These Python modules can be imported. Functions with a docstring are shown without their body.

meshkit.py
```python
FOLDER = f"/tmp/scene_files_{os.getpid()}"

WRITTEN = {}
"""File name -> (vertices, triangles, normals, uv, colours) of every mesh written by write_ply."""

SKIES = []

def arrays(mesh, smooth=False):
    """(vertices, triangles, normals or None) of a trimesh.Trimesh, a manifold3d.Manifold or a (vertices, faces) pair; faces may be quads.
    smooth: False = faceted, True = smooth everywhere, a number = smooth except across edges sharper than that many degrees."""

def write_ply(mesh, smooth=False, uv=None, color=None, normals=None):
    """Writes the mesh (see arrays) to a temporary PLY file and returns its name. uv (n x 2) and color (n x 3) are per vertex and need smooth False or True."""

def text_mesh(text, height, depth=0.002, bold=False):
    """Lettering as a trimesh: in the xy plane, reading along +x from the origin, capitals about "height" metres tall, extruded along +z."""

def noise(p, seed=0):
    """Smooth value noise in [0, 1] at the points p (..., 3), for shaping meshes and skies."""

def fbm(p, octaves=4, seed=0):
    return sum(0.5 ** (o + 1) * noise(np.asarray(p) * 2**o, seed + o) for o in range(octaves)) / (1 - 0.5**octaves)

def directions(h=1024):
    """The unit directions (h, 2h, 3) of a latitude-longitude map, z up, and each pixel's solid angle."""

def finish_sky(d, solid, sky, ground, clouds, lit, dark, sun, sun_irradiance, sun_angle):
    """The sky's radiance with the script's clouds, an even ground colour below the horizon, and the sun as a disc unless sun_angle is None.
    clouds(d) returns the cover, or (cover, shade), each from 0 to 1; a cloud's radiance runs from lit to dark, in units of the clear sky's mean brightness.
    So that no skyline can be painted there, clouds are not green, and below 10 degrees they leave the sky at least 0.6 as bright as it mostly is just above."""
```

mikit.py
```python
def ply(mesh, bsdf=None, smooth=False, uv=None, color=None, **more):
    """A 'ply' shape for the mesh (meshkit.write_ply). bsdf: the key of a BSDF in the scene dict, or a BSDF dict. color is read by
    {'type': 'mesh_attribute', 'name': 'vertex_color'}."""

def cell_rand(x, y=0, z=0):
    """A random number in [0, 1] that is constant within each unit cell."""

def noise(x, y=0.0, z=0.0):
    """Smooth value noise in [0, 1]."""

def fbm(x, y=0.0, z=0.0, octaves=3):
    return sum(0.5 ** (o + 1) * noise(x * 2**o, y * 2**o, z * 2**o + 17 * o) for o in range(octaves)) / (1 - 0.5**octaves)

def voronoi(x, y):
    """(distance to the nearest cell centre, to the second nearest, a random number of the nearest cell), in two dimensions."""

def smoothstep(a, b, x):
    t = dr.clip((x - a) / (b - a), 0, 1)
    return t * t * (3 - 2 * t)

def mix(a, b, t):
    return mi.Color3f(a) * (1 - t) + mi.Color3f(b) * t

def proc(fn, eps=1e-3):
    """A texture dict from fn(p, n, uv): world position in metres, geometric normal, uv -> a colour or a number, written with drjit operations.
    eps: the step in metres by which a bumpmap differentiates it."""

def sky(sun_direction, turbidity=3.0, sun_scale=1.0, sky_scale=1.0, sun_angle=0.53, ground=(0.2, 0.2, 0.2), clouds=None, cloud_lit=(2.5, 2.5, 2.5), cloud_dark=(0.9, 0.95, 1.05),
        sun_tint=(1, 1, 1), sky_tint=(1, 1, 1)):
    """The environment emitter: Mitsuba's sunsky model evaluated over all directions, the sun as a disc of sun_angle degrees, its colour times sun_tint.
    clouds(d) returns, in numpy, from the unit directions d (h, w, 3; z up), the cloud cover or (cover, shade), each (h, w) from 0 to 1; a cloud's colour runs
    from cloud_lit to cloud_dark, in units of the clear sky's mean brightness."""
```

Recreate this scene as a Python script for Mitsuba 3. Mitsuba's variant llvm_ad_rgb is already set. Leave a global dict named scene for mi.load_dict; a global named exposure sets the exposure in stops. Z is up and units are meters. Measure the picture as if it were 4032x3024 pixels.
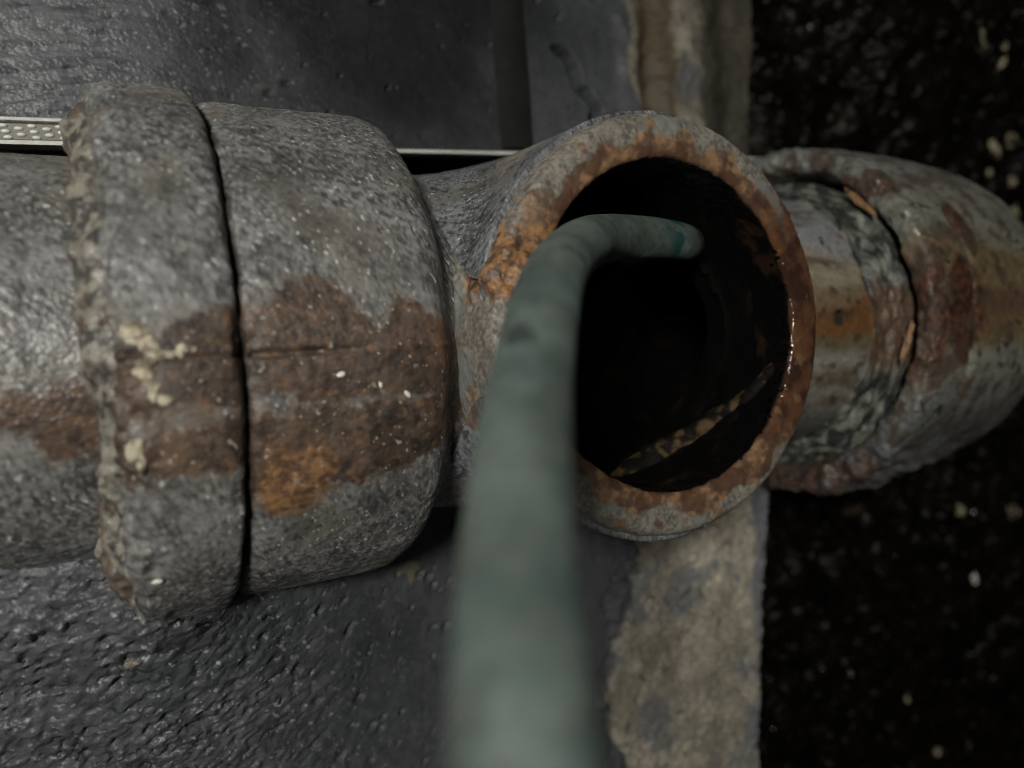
import math
import numpy as np, trimesh, mitsuba as mi, drjit as dr, mikit, meshkit
from mikit import proc, noise, fbm, smoothstep, mix, cell_rand, voronoi

# ---------------------------------------------------------------- camera, light, exposure
T = mi.ScalarTransform4f
CAM = np.array([-0.144309, -0.002007, 0.235094])
FWD = np.array([0.485573, -0.054552, -0.872492])
UP = np.array([0.079264, 0.996687, -0.018204])
scene, labels = {}, {}
scene['camera'] = {'type': 'thinlens', 'to_world': T().look_at(origin=CAM.tolist(), target=(CAM + FWD).tolist(), up=UP.tolist()),
                   'fov': math.degrees(2 * math.atan(2016 / 2900)), 'fov_axis': 'x', 'aperture_radius': 0.0019, 'focus_distance': 0.203,
                   'near_clip': 0.01, 'far_clip': 50.0}
exposure = 0.05
scene['room_light'] = {'type': 'constant', 'radiance': {'type': 'rgb', 'value': [0.021, 0.0218, 0.0213]}}
LAMP = np.array([-0.38, 0.12, 0.50])
AIM = np.array([0.02, 0.0, 0.0])
scene['work_lamp'] = {'type': 'disk', 'to_world': T().look_at(origin=LAMP.tolist(), target=AIM.tolist(), up=[0, 0, 1]).scale([0.05, 0.05, 1]),
                      'emitter': {'type': 'area', 'radiance': {'type': 'rgb', 'value': [128.0, 126.0, 117.0]}}}
labels['work_lamp'] = {'kind': 'structure'}

rng = np.random.default_rng(7)


# ---------------------------------------------------------------- helpers
def nfbm(p, scale, octaves=3, seed=0):
    return meshkit.fbm(np.asarray(p) / scale, octaves, seed) - 0.5


def sstep(a, b, x):
    t = np.clip((x - a) / (b - a), 0, 1)
    return t * t * (3 - 2 * t)


def obj(key, mesh, bsdf, smooth=True):
    scene[key] = mikit.ply(mesh, bsdf, smooth)


def grid_faces(n, m, wrap):
    i, j = np.meshgrid(np.arange(n - 1), np.arange(m if wrap else m - 1), indexing='ij')
    a = i * m + j
    b = i * m + (j + 1) % m
    c = (i + 1) * m + (j + 1) % m
    d = (i + 1) * m + j
    return np.stack([np.stack([a, b, c], -1), np.stack([a, c, d], -1)], 2).reshape(-1, 3)


def resample(prof, step):
    prof = np.asarray(prof, float)
    out = [prof[:1]]
    for a, b in zip(prof[:-1], prof[1:]):
        n = max(1, int(np.ceil(np.linalg.norm(b - a) / step)))
        t = (np.arange(n) + 1)[:, None] / n
        out.append(a + (b - a) * t)
    return np.vstack(out)


def soften(prof, times=1):
    prof = np.asarray(prof, float)
    for _ in range(times):
        q = 0.75 * prof[:-1] + 0.25 * prof[1:]
        r = 0.25 * prof[:-1] + 0.75 * prof[1:]
        prof = np.vstack([prof[:1], np.stack([q, r], 1).reshape(-1, 2), prof[-1:]])
    return prof


def angles(fine, coarse, lo=-110, hi=110):
    """angles about the pipe axis, close together on the upper side"""
    a = np.linspace(lo, hi, int((hi - lo) / fine))
    b = np.linspace(hi, lo + 360, int((360 - hi + lo) / coarse))[1:-1]
    return np.radians(np.concatenate([a, b]))


def pipe_mesh(prof, th, disp=None, keep=None):
    """surface of revolution about the x axis; th is measured from +z towards +y; disp(points, normal) in metres"""
    s, r = prof[:, 0], prof[:, 1]
    d = np.gradient(prof, axis=0)
    d /= np.linalg.norm(d, axis=1, keepdims=True) + 1e-12
    nx, nr = -d[:, 1], d[:, 0]
    c, sn = np.cos(th), np.sin(th)
    P = np.stack([np.repeat(s[:, None], len(th), 1), r[:, None] * sn, r[:, None] * c], -1)
    N = np.stack([np.repeat(nx[:, None], len(th), 1), nr[:, None] * sn, nr[:, None] * c], -1)
    V = P.reshape(-1, 3)
    if disp is not None:
        V = V + N.reshape(-1, 3) * disp(V)[:, None]
    f = grid_faces(len(s), len(th), True)[:, ::-1]
    if keep is not None:
        k = keep(P.reshape(-1, 3))
        f = f[k[f].any(1)]
    return V, f


def blob(size, seed, rough=0.25, sub=3, flat=1.0):
    m = trimesh.creation.icosphere(subdivisions=sub)
    v = m.vertices * (1 + 2 * rough * nfbm(m.vertices + seed * 9.7, 0.8, 3, seed)[:, None])
    return v * np.asarray(size) / 2 * np.array([1, 1, flat]), m.faces


def tube(points, radius, n=40, step=None, disp=None, smooth=0.0):
    p = np.asarray(points, float)
    from scipy.interpolate import CubicSpline
    t = np.concatenate([[0], np.cumsum(np.linalg.norm(np.diff(p, axis=0), axis=1))])
    cs = CubicSpline(t, p)
    k = max(8, int(t[-1] / (step or radius / 4)))
    u = np.linspace(0, t[-1], k)
    q = cs(u)
    if smooth:
        from scipy.ndimage import gaussian_filter1d
        q = gaussian_filter1d(q, smooth / (t[-1] / k), axis=0, mode='nearest')
    d = np.gradient(q, axis=0)
    d /= np.linalg.norm(d, axis=1, keepdims=True)
    r = np.interp(u, t, np.broadcast_to(radius, len(t)))
    a = np.cross(d[0], [0.3, 1, 0.2])
    fr = []
    for di in d:
        a = a - di * (a @ di)
        a /= np.linalg.norm(a)
        fr.append((a, np.cross(di, a)))
    A, B = np.array([x[0] for x in fr]), np.array([x[1] for x in fr])
    th = np.linspace(0, 2 * np.pi, n, endpoint=False)
    N = np.cos(th)[None, :, None] * A[:, None] + np.sin(th)[None, :, None] * B[:, None]
    V = (q[:, None] + r[:, None, None] * N).reshape(-1, 3)
    if disp is not None:
        V = V + N.reshape(-1, 3) * disp(V)[:, None]
    f = grid_faces(k, n, True)
    c0, c1 = len(V), len(V) + 1
    i = np.arange(n)
    caps = np.vstack([np.stack([i * 0 + c0, (i + 1) % n, i], 1), np.stack([i * 0 + c1, (k - 1) * n + i, (k - 1) * n + (i + 1) % n], 1)])
    return np.vstack([V, q[:1], q[-1:]]), np.vstack([f, caps])


def pw(x, pts):
    """piecewise linear function of x (drjit)"""
    out = mi.Float(pts[0][1])
    for (x0, y0), (x1, y1) in zip(pts[:-1], pts[1:]):
        out = out + (y1 - y0) * dr.clip((x - x0) / (x1 - x0), 0, 1)
    return out


def band(x, y, lo, hi, wob, w=0.0013):
    """1 inside lo(x) < y < hi(x), edge moved by wob"""
    d = dr.minimum(y - pw(x, lo), pw(x, hi) - y) + wob
    return smoothstep(-w, w, d)


def spot(x, y, cx, cy, rx, ry, wob, w=0.25):
    d = 1 - dr.sqrt(dr.square((x - cx) / rx) + dr.square((y - cy) / ry)) + wob
    return smoothstep(-w, w, d)


def nz(p, s, o=3):
    # turned out of the axes so that the lattice does not show
    x, y, z = 0.71 * p.x + 0.43 * p.y + 0.56 * p.z, -0.66 * p.x + 0.67 * p.y + 0.33 * p.z, -0.24 * p.x - 0.60 * p.y + 0.76 * p.z
    return fbm(x / s, y / s, z / s, o)


def paint(name, color, rough, bump=None, bump_scale=1.0, spec=0.5, clear=0.0, eps=2e-4):
    b = {'type': 'principled', 'base_color': color if isinstance(color, dict) else proc(color) if callable(color) else {'type': 'rgb', 'value': list(color)},
         'roughness': proc(rough) if callable(rough) else rough, 'specular': spec, 'clearcoat': clear, 'clearcoat_gloss': 0.85}
    if bump is not None:
        b = {'type': 'bumpmap', 'arbitrary': proc(bump, eps=eps), 'scale': bump_scale, 'bsdf': b}
    scene[name] = {'type': 'twosided', 'bsdf': b}


# ---------------------------------------------------------------- materials
RUST_D, RUST_M, RUST_O = (0.045, 0.030, 0.022), (0.080, 0.052, 0.037), (0.145, 0.082, 0.044)


def grain_bump(p, n, uv):
    return 0.00026 * nz(p, 0.0007, 2) + 0.00022 * nz(p, 0.0022, 2)


def fine_bump(p, n, uv):
    return 0.00022 * nz(p, 0.0008, 2) + 0.0003 * nz(p, 0.004, 2)


def streak(p):
    # grain drawn out across the pipe by the casting and brushing
    return mi.Point3f(p.x + 0.35 * p.y, 0.42 * (p.y - 0.35 * p.x), 0.8 * p.z)


def grey_skin(p, tone=1.0):
    q = streak(p)
    a, b, w = nz(q, 0.00085, 2), nz(p, 0.010, 3), smoothstep(0.34, 0.62, nz(p + 9.4, 0.016, 4))
    g = mix((0.048, 0.046, 0.044), (0.185, 0.183, 0.178), smoothstep(0.26, 0.74, (0.52 + 0.28 * w) * a + (0.48 - 0.28 * w) * b))
    g = mix(g, (0.130, 0.118, 0.095), smoothstep(0.52, 0.70, nz(p, 0.019, 4)) * 0.6)
    g = mix(g, mi.Color3f(g) * 0.62, smoothstep(0.52, 0.66, nz(q + 4.4, 0.0075, 4)) * 0.8)
    g = mix(g, (0.42, 0.42, 0.41), smoothstep(0.71, 0.81, nz(q + 6.1, 0.0009, 2)) * (0.35 + 0.55 * w))  # pale specks painted in as sparkle of the casting grain
    return mix(g, (0.030, 0.028, 0.027), smoothstep(0.64, 0.76, nz(q + 3.1, 0.0013, 2)) * (0.3 + 0.5 * w)) * tone


def rust_skin(p):
    a, b = nz(p, 0.0016, 3), nz(p, 0.009, 3)
    r = mix(RUST_D, RUST_M, smoothstep(0.28, 0.62, a))
    r = mix(r, (0.110, 0.070, 0.045), smoothstep(0.5, 0.75, b) * 0.7)
    r = mix(r, (0.036, 0.024, 0.018), smoothstep(0.54, 0.68, nz(p + 6.6, 0.0055, 4)) * 0.7)
    r = mix(r, RUST_O, smoothstep(0.62, 0.74, nz(p + 1.7, 0.0020, 2)) * 0.6)
    return mix(r, (0.025, 0.02, 0.018), smoothstep(0.64, 0.74, nz(p + 5.3, 0.0022, 2)) * 0.75)


HUB_UP = [(-0.1162, 0.0097), (-0.1101, 0.0106), (-0.1069, 0.0145), (-0.1002, 0.015), (-0.0957, 0.0138), (-0.0921, 0.009), (-0.0877, 0.0054), (-0.0866, 0.0036), (-0.0823, 0.0094), (-0.0784, 0.0093), (-0.07, 0.004), (-0.062, 0.002)]
HUB_LO = [(-0.1175, -0.0285), (-0.1142, -0.0328), (-0.1077, -0.037), (-0.103, -0.0367), (-0.1021, -0.0316), (-0.0929, -0.0331), (-0.0866, -0.032), (-0.0737, -0.0278), (-0.062, -0.022)]
COL_UP = [(-0.1395, 0.002), (-0.133, 0.0033), (-0.130, 0.0063), (-0.126, 0.0082), (-0.1211, 0.0091), (-0.1175, 0.0097)]
COL_LO = [(-0.1395, -0.0262), (-0.1368, -0.0247), (-0.1296, -0.0252), (-0.1175, -0.0256)]
ISLE_UP = [(-0.1395, -0.0145), (-0.1335, -0.0128), (-0.1294, -0.0107), (-0.118, -0.0112), (-0.1078, -0.0085), (-0.1065, -0.013)]
ISLE_LO = [(-0.1395, -0.0165), (-0.1315, -0.0152), (-0.1192, -0.0149), (-0.1081, -0.0163), (-0.1065, -0.013)]
PIPE_UP = [(-0.20, -0.005), (-0.1623, -0.0056), (-0.1558, -0.0059), (-0.1475, -0.0044), (-0.13, -0.006)]
PIPE_LO = [(-0.20, -0.012), (-0.1631, -0.0136), (-0.1576, -0.0154), (-0.1549, -0.0202), (-0.13, -0.0235)]


def hub_color(p, n, uv):
    x, y = p.x, p.y
    wob = 0.0058 * (nz(p, 0.0042, 4) - 0.5) + 0.0030 * (nz(p + 2.9, 0.0012, 2) - 0.5)
    isle = band(x, y, ISLE_LO, ISLE_UP, wob)
    on_collar = x < -0.1176
    m = dr.select(on_collar, band(x, y, COL_LO, COL_UP, wob), band(x, y, HUB_LO, HUB_UP, wob)) * smoothstep(0.0, 0.02, p.z) * (1 - isle)
    halo = dr.select(on_collar, band(x, y, COL_LO, COL_UP, wob, 0.0055), band(x, y, HUB_LO, HUB_UP, wob, 0.0055)) * smoothstep(0.0, 0.02, p.z)
    base = mix(grey_skin(p), mi.Color3f(0.115, 0.078, 0.053) * (0.5 + nz(p, 0.0012, 2)), halo * 0.75 * smoothstep(0.35, 0.6, nz(p + 3.6, 0.0028, 4)))
    c = mix(base, rust_skin(p), m * (0.80 + 0.20 * smoothstep(0.3, 0.5, nz(p + 1.2, 0.003, 3))))
    c = mix(c, mix((0.075, 0.042, 0.026), (0.200, 0.105, 0.046), smoothstep(0.3, 0.7, nz(p, 0.0015, 3))), spot(x, y, -0.1080, -0.0300, 0.0095, 0.0080, 1.3 * (nz(p, 0.005, 4) - 0.5)) * dr.select(on_collar, 0.0, 1.0))
    c = mix(c, RUST_O, spot(x, y, -0.0697, -0.0008, 0.004, 0.0055, 1.8 * (nz(p, 0.003, 3) - 0.5)) * 0.75)
    c = mix(c, mi.Color3f(c) * 0.62, m * smoothstep(0.50, 0.66, nz(p + 2.2, 0.010, 4)))
    c = mix(c, (0.33, 0.29, 0.23), m * smoothstep(0.755, 0.82, nz(p + 7.3, 0.0012, 2)) * 0.8)
    c = mix(c, RUST_O, smoothstep(0.76, 0.84, nz(p + 8.2, 0.004, 4)) * 0.5)
    gap = smoothstep(0.0016, 0.0006, dr.abs(p.x + 0.1174 + 0.0022 * (nz(p, 0.005, 3) - 0.5)))
    c = mix(c, (0.022, 0.016, 0.011), gap * 0.85)
    return mix(c, (0.26, 0.235, 0.18), smoothstep(0.76, 0.82, nz(p + 4.4, 0.0024, 3)) * 0.6)


paint('hub_iron', hub_color, 0.58, grain_bump, 1.0, 0.45)


def pipe_color(p, n, uv):
    wob = 0.005 * (nz(p, 0.004, 4) - 0.5) + 0.0030 * (nz(p + 2.9, 0.0012, 2) - 0.5)
    m = band(p.x, p.y, PIPE_LO, PIPE_UP, wob)
    halo = band(p.x, p.y, PIPE_LO, PIPE_UP, wob, 0.005)
    base = mix(grey_skin(p, 1.05), mi.Color3f(0.115, 0.078, 0.053) * (0.5 + nz(p, 0.0012, 2)), halo * 0.75 * smoothstep(0.35, 0.6, nz(p + 3.6, 0.0028, 4)))
    return mix(base, rust_skin(p), m)


paint('pipe_iron', pipe_color, 0.42, grain_bump, 1.1, 0.6)


def tee_color(p, n, uv):
    # run and outer wall of the branch: grey on the left, streaked wet limescale and rust on the right of the branch
    g = grey_skin(p) * mi.Color3f(0.96, 1.0, 1.08)
    g = mix(g, (0.03, 0.03, 0.032), smoothstep(0.64, 0.70, nz(p + 1.1, 0.0028, 3)) * 0.8)
    rl = (smoothstep(0.55, 0.65, nz(p + 3.7, 0.007, 4)) * smoothstep(0.014, -0.006, p.y) * 0.7)
    g = mix(g, mix(RUST_M, RUST_O, nz(p, 0.002, 3)), rl)
    q = mi.Point3f(p.x / 6, p.y, p.z)
    y = p.y + 0.010 * (nz(q, 0.006, 4) - 0.5) + 0.006 * (nz(p, 0.012, 3) - 0.5)
    w = mix((0.085, 0.08, 0.075), (0.21, 0.20, 0.165), smoothstep(-0.044, -0.026, y))
    w = mix(w, (0.25, 0.245, 0.215), smoothstep(-0.026, -0.018, y) * 0.8)
    w = mix(w, (0.13, 0.105, 0.06), smoothstep(-0.016, -0.010, y))
    w = mix(w, (0.15, 0.07, 0.028), smoothstep(-0.009, -0.003, y))
    w = mix(w, (0.17, 0.125, 0.075), smoothstep(0.003, 0.008, y))
    w = mix(w, (0.25, 0.215, 0.16), smoothstep(0.010, 0.017, y))
    w = mix(w, (0.25, 0.255, 0.27), smoothstep(0.020, 0.032, y))
    w = mix(w, (0.105, 0.072, 0.044), smoothstep(0.50, 0.66, nz(mi.Point3f(p.x / 3, p.y, p.z) + 6.3, 0.006, 5)) * 0.75)
    w = mix(w, RUST_D, smoothstep(0.60, 0.72, nz(p + 4.9, 0.004, 4)) * 0.7)
    w = mix(w, RUST_D, spot(p.x, p.y, 0.0963, 0.000, 0.0035, 0.003, 1.2 * (nz(p, 0.003, 3) - 0.5)))
    return mix(g, w * (0.50 + 0.72 * nz(p, 0.0014, 3)), smoothstep(0.02, 0.05, p.x))


paint('tee_iron', tee_color, lambda p, n, uv: 0.5 - 0.26 * smoothstep(0.03, 0.06, p.x), fine_bump, 1.0, 0.55)


def rim_color(p, n, uv):
    r = dr.sqrt(dr.square(p.x) + dr.square(p.y))
    cs = p.x / dr.maximum(r, 1e-4)
    g = mix((0.085, 0.078, 0.068), (0.205, 0.182, 0.150), smoothstep(0.25, 0.75, 0.65 * nz(p, 0.0010, 2) + 0.35 * nz(p, 0.006, 3)))
    g = mix(g, (0.145, 0.158, 0.146), smoothstep(0.52, 0.62, nz(p + 2.0, 0.012, 3)) * 0.8)
    ru = mix((0.090, 0.056, 0.036), (0.215, 0.124, 0.064), smoothstep(0.3, 0.7, nz(p, 0.0024, 3)))
    ru = mix(ru, (0.060, 0.030, 0.019), smoothstep(0.45, 0.6, nz(p + 4.0, 0.006, 4)) * 0.8)
    wet = mix((0.032, 0.015, 0.010), (0.090, 0.040, 0.019), smoothstep(0.40, 0.66, nz(p + 1.0, 0.006, 4)))
    wet = mix(wet, RUST_O, smoothstep(0.64, 0.72, nz(p + 7.0, 0.004, 3)) * 0.8)
    edge = 0.0526 + 0.0130 * (nz(p + 0.7, 0.009, 4) - 0.5) + 0.0045 * smoothstep(-0.02, -0.045, p.y) * smoothstep(-0.3, 0.5, cs)
    c = mix(g, ru, smoothstep(0.0010, -0.0010, r - edge) * smoothstep(0.066, 0.068, p.z))
    c = mix(c, ru, smoothstep(0.61, 0.68, nz(p + 9.1, 0.008, 4)) * 0.8)
    c = mix(c, wet, smoothstep(0.62, 0.86, cs + 0.35 * (nz(p + 5.0, 0.011, 3) - 0.5)) * smoothstep(-0.040, -0.030, p.y))
    wl = 0.008 * (nz(p, 0.005, 3) - 0.5)
    left = smoothstep(-0.62, -0.72, cs) * smoothstep(0.008, 0.012, p.y + wl) * smoothstep(0.030, 0.026, p.y + wl) * smoothstep(0.058, 0.063, p.z + wl)
    c = mix(c, mix((0.06, 0.034, 0.022), (0.25, 0.13, 0.056), smoothstep(0.3, 0.68, nz(p, 0.0020, 4))), left)
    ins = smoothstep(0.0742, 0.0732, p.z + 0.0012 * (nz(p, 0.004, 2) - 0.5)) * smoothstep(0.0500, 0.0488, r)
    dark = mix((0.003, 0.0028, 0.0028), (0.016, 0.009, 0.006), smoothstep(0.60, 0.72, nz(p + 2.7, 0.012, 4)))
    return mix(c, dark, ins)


def rim_rough(p, n, uv):
    r = dr.sqrt(dr.square(p.x) + dr.square(p.y))
    return 0.55 - 0.30 * smoothstep(0.0510, 0.0495, r) - 0.14 * smoothstep(0.03, 0.05, p.x)


paint('rim_iron', rim_color, rim_rough, grain_bump, 0.8, 0.5)


def bell_color(p, n, uv):
    q = mi.Point3f(p.x / 3, p.y, p.z)
    y = p.y + 0.016 * (nz(q, 0.012, 4) - 0.5)
    c = mix((0.085, 0.086, 0.088), (0.155, 0.155, 0.145), smoothstep(-0.055, -0.03, y))
    c = mix(c, (0.22, 0.215, 0.17), smoothstep(-0.034, -0.020, y) * 0.8)
    c = mix(c, (0.17, 0.115, 0.05), smoothstep(-0.018, -0.010, y))
    c = mix(c, (0.13, 0.075, 0.042), smoothstep(-0.008, 0.0, y))
    c = mix(c, (0.17, 0.12, 0.062), smoothstep(0.006, 0.013, y))
    c = mix(c, (0.20, 0.20, 0.165), smoothstep(0.020, 0.034, y))
    c = mix(c, (0.185, 0.19, 0.175), smoothstep(0.045, 0.06, y))
    ru = spot(p.x, p.y, 0.140, 0.002, 0.011, 0.020, 1.5 * (nz(p, 0.008, 4) - 0.5))
    ru = dr.maximum(ru, spot(p.x, p.y, 0.150, 0.033, 0.006, 0.011, 1.6 * (nz(p + 2, 0.006, 4) - 0.5)))
    ru = dr.maximum(ru, spot(p.x, p.y, 0.124, 0.052, 0.004, 0.007, 1.6 * (nz(p + 3, 0.006, 4) - 0.5)) * 0.8)
    ru = dr.maximum(ru, smoothstep(0.133, 0.128, p.x) * smoothstep(0.030, 0.015, p.y) * smoothstep(-0.035, -0.02, p.y) * 0.9)
    ru = dr.maximum(ru, spot(p.x, p.y, 0.124, -0.068, 0.006, 0.010, 1.2 * (nz(p + 5, 0.006, 4) - 0.5)) * 0.7)
    c = mix(c, mix((0.034, 0.016, 0.010), (0.105, 0.040, 0.020), smoothstep(0.3, 0.7, nz(p, 0.0022, 3))), ru)
    c = mix(c, RUST_M, smoothstep(0.52, 0.64, nz(p + 6.1, 0.009, 4)) * 0.8)
    c = mix(c, (0.02, 0.017, 0.015), smoothstep(0.68, 0.74, nz(p + 8.8, 0.0034, 2)) * 0.8)
    c = mix(c, (0.075, 0.06, 0.04), smoothstep(0.54, 0.66, nz(p + 9.9, 0.006, 4)) * 0.6)
    return c * (0.42 + 0.75 * nz(p, 0.0016, 3))


paint('bell_iron', bell_color, lambda p, n, uv: 0.28 + 0.35 * smoothstep(0.35, 0.65, nz(p + 1.4, 0.012, 3)), grain_bump, 1.2, 0.5)


def filler_color(p, n, uv):
    a = nz(p, 0.003, 3)
    c = mix((0.045, 0.042, 0.038), (0.19, 0.175, 0.145), smoothstep(0.35, 0.62, a))
    c = mix(c, RUST_M, smoothstep(0.56, 0.66, nz(p + 3.3, 0.007, 3)) * 0.7)
    return mix(c, (0.22, 0.195, 0.14), smoothstep(0.68, 0.76, nz(p + 1.3, 0.0025, 3)) * 0.6)


paint('filler', filler_color, 0.45, grain_bump, 1.2, 0.5)


def caulk_color(p, n, uv):
    a = nz(mi.Point3f(p.x * 2.2, 0.8 * p.y, 0.8 * p.z), 0.0045, 4)
    c = mix((0.024, 0.026, 0.024), (0.15, 0.155, 0.13), smoothstep(0.40, 0.66, a))
    return mix(c, mix(RUST_D, RUST_O, nz(p, 0.002, 2)), smoothstep(0.016, 0.006, p.y + 0.02 * (nz(p, 0.006, 3) - 0.5)) * smoothstep(-0.026, -0.014, p.y) * 0.9)


paint('caulk', caulk_color, 0.5, grain_bump, 1.2, 0.5)
paint('crust', lambda p, n, uv: mix((0.13, 0.10, 0.065), (0.40, 0.355, 0.26), smoothstep(0.38, 0.60, nz(p, 0.0018, 3))), 0.6, fine_bump, 1.0)
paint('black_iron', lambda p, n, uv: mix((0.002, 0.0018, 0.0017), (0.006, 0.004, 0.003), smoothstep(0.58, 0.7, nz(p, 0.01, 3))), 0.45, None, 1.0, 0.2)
paint('rust_ridge', lambda p, n, uv: mix((0.005, 0.004, 0.003), (0.070, 0.045, 0.021), smoothstep(0.48, 0.66, nz(p, 0.0040, 4))), 0.75, None, 1.0, 0.12)
paint('rust_flake', lambda p, n, uv: mix((0.05, 0.028, 0.018), (0.24, 0.13, 0.06), smoothstep(0.35, 0.6, nz(p, 0.0025, 3))), 0.5, fine_bump, 1.0)


SCUFF = (-0.0875, 0.0005, 0.1345)


def hose_color(p, n, uv):
    c = mix((0.054, 0.074, 0.067), (0.092, 0.116, 0.106), smoothstep(0.3, 0.7, nz(mi.Point3f(p.x, p.y, 0.35 * p.z), 0.007, 4)))
    c = mix(c, (0.050, 0.060, 0.050), smoothstep(0.52, 0.64, nz(p + 2.1, 0.010, 4)) * 0.75)
    c = mix(c, (0.10, 0.105, 0.092), smoothstep(0.5, 0.64, nz(p + 5.0, 0.004, 3)) * 0.35)
    c = mix(c, mi.Color3f(c) * 0.68, smoothstep(0.55, 0.70, nz(p + 8.8, 0.0022, 3)) * 0.7)
    c = mix(c, (0.008, 0.009, 0.008), smoothstep(0.0175, 0.0270, p.x + 0.006 * (nz(p, 0.005, 3) - 0.5)) * smoothstep(0.066, 0.060, p.z) * 0.9)  # tip darkened in colour so it fades into the shade of the bore
    sc = dr.norm(mi.Vector3f(p) - mi.Vector3f(SCUFF[0], SCUFF[1], SCUFF[2])) + 0.004 * (nz(p, 0.003, 3) - 0.5)
    c = mix(c, (0.028, 0.034, 0.030), smoothstep(0.0040, 0.0022, sc) * 0.85)
    worn = smoothstep(0.0032, -0.0032, dr.abs(p.x - 0.0150 - 0.007 * (nz(p, 0.006, 3) - 0.5)) - 0.0036)
    return mix(c, (0.012, 0.045, 0.042), worn * smoothstep(0.44, 0.50, nz(p + 3.9, 0.007, 3)))


paint('hose_rubber', hose_color, 0.48, lambda p, n, uv: 0.00006 * nz(p, 0.0012, 2), 1.0, 0.4)


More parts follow.
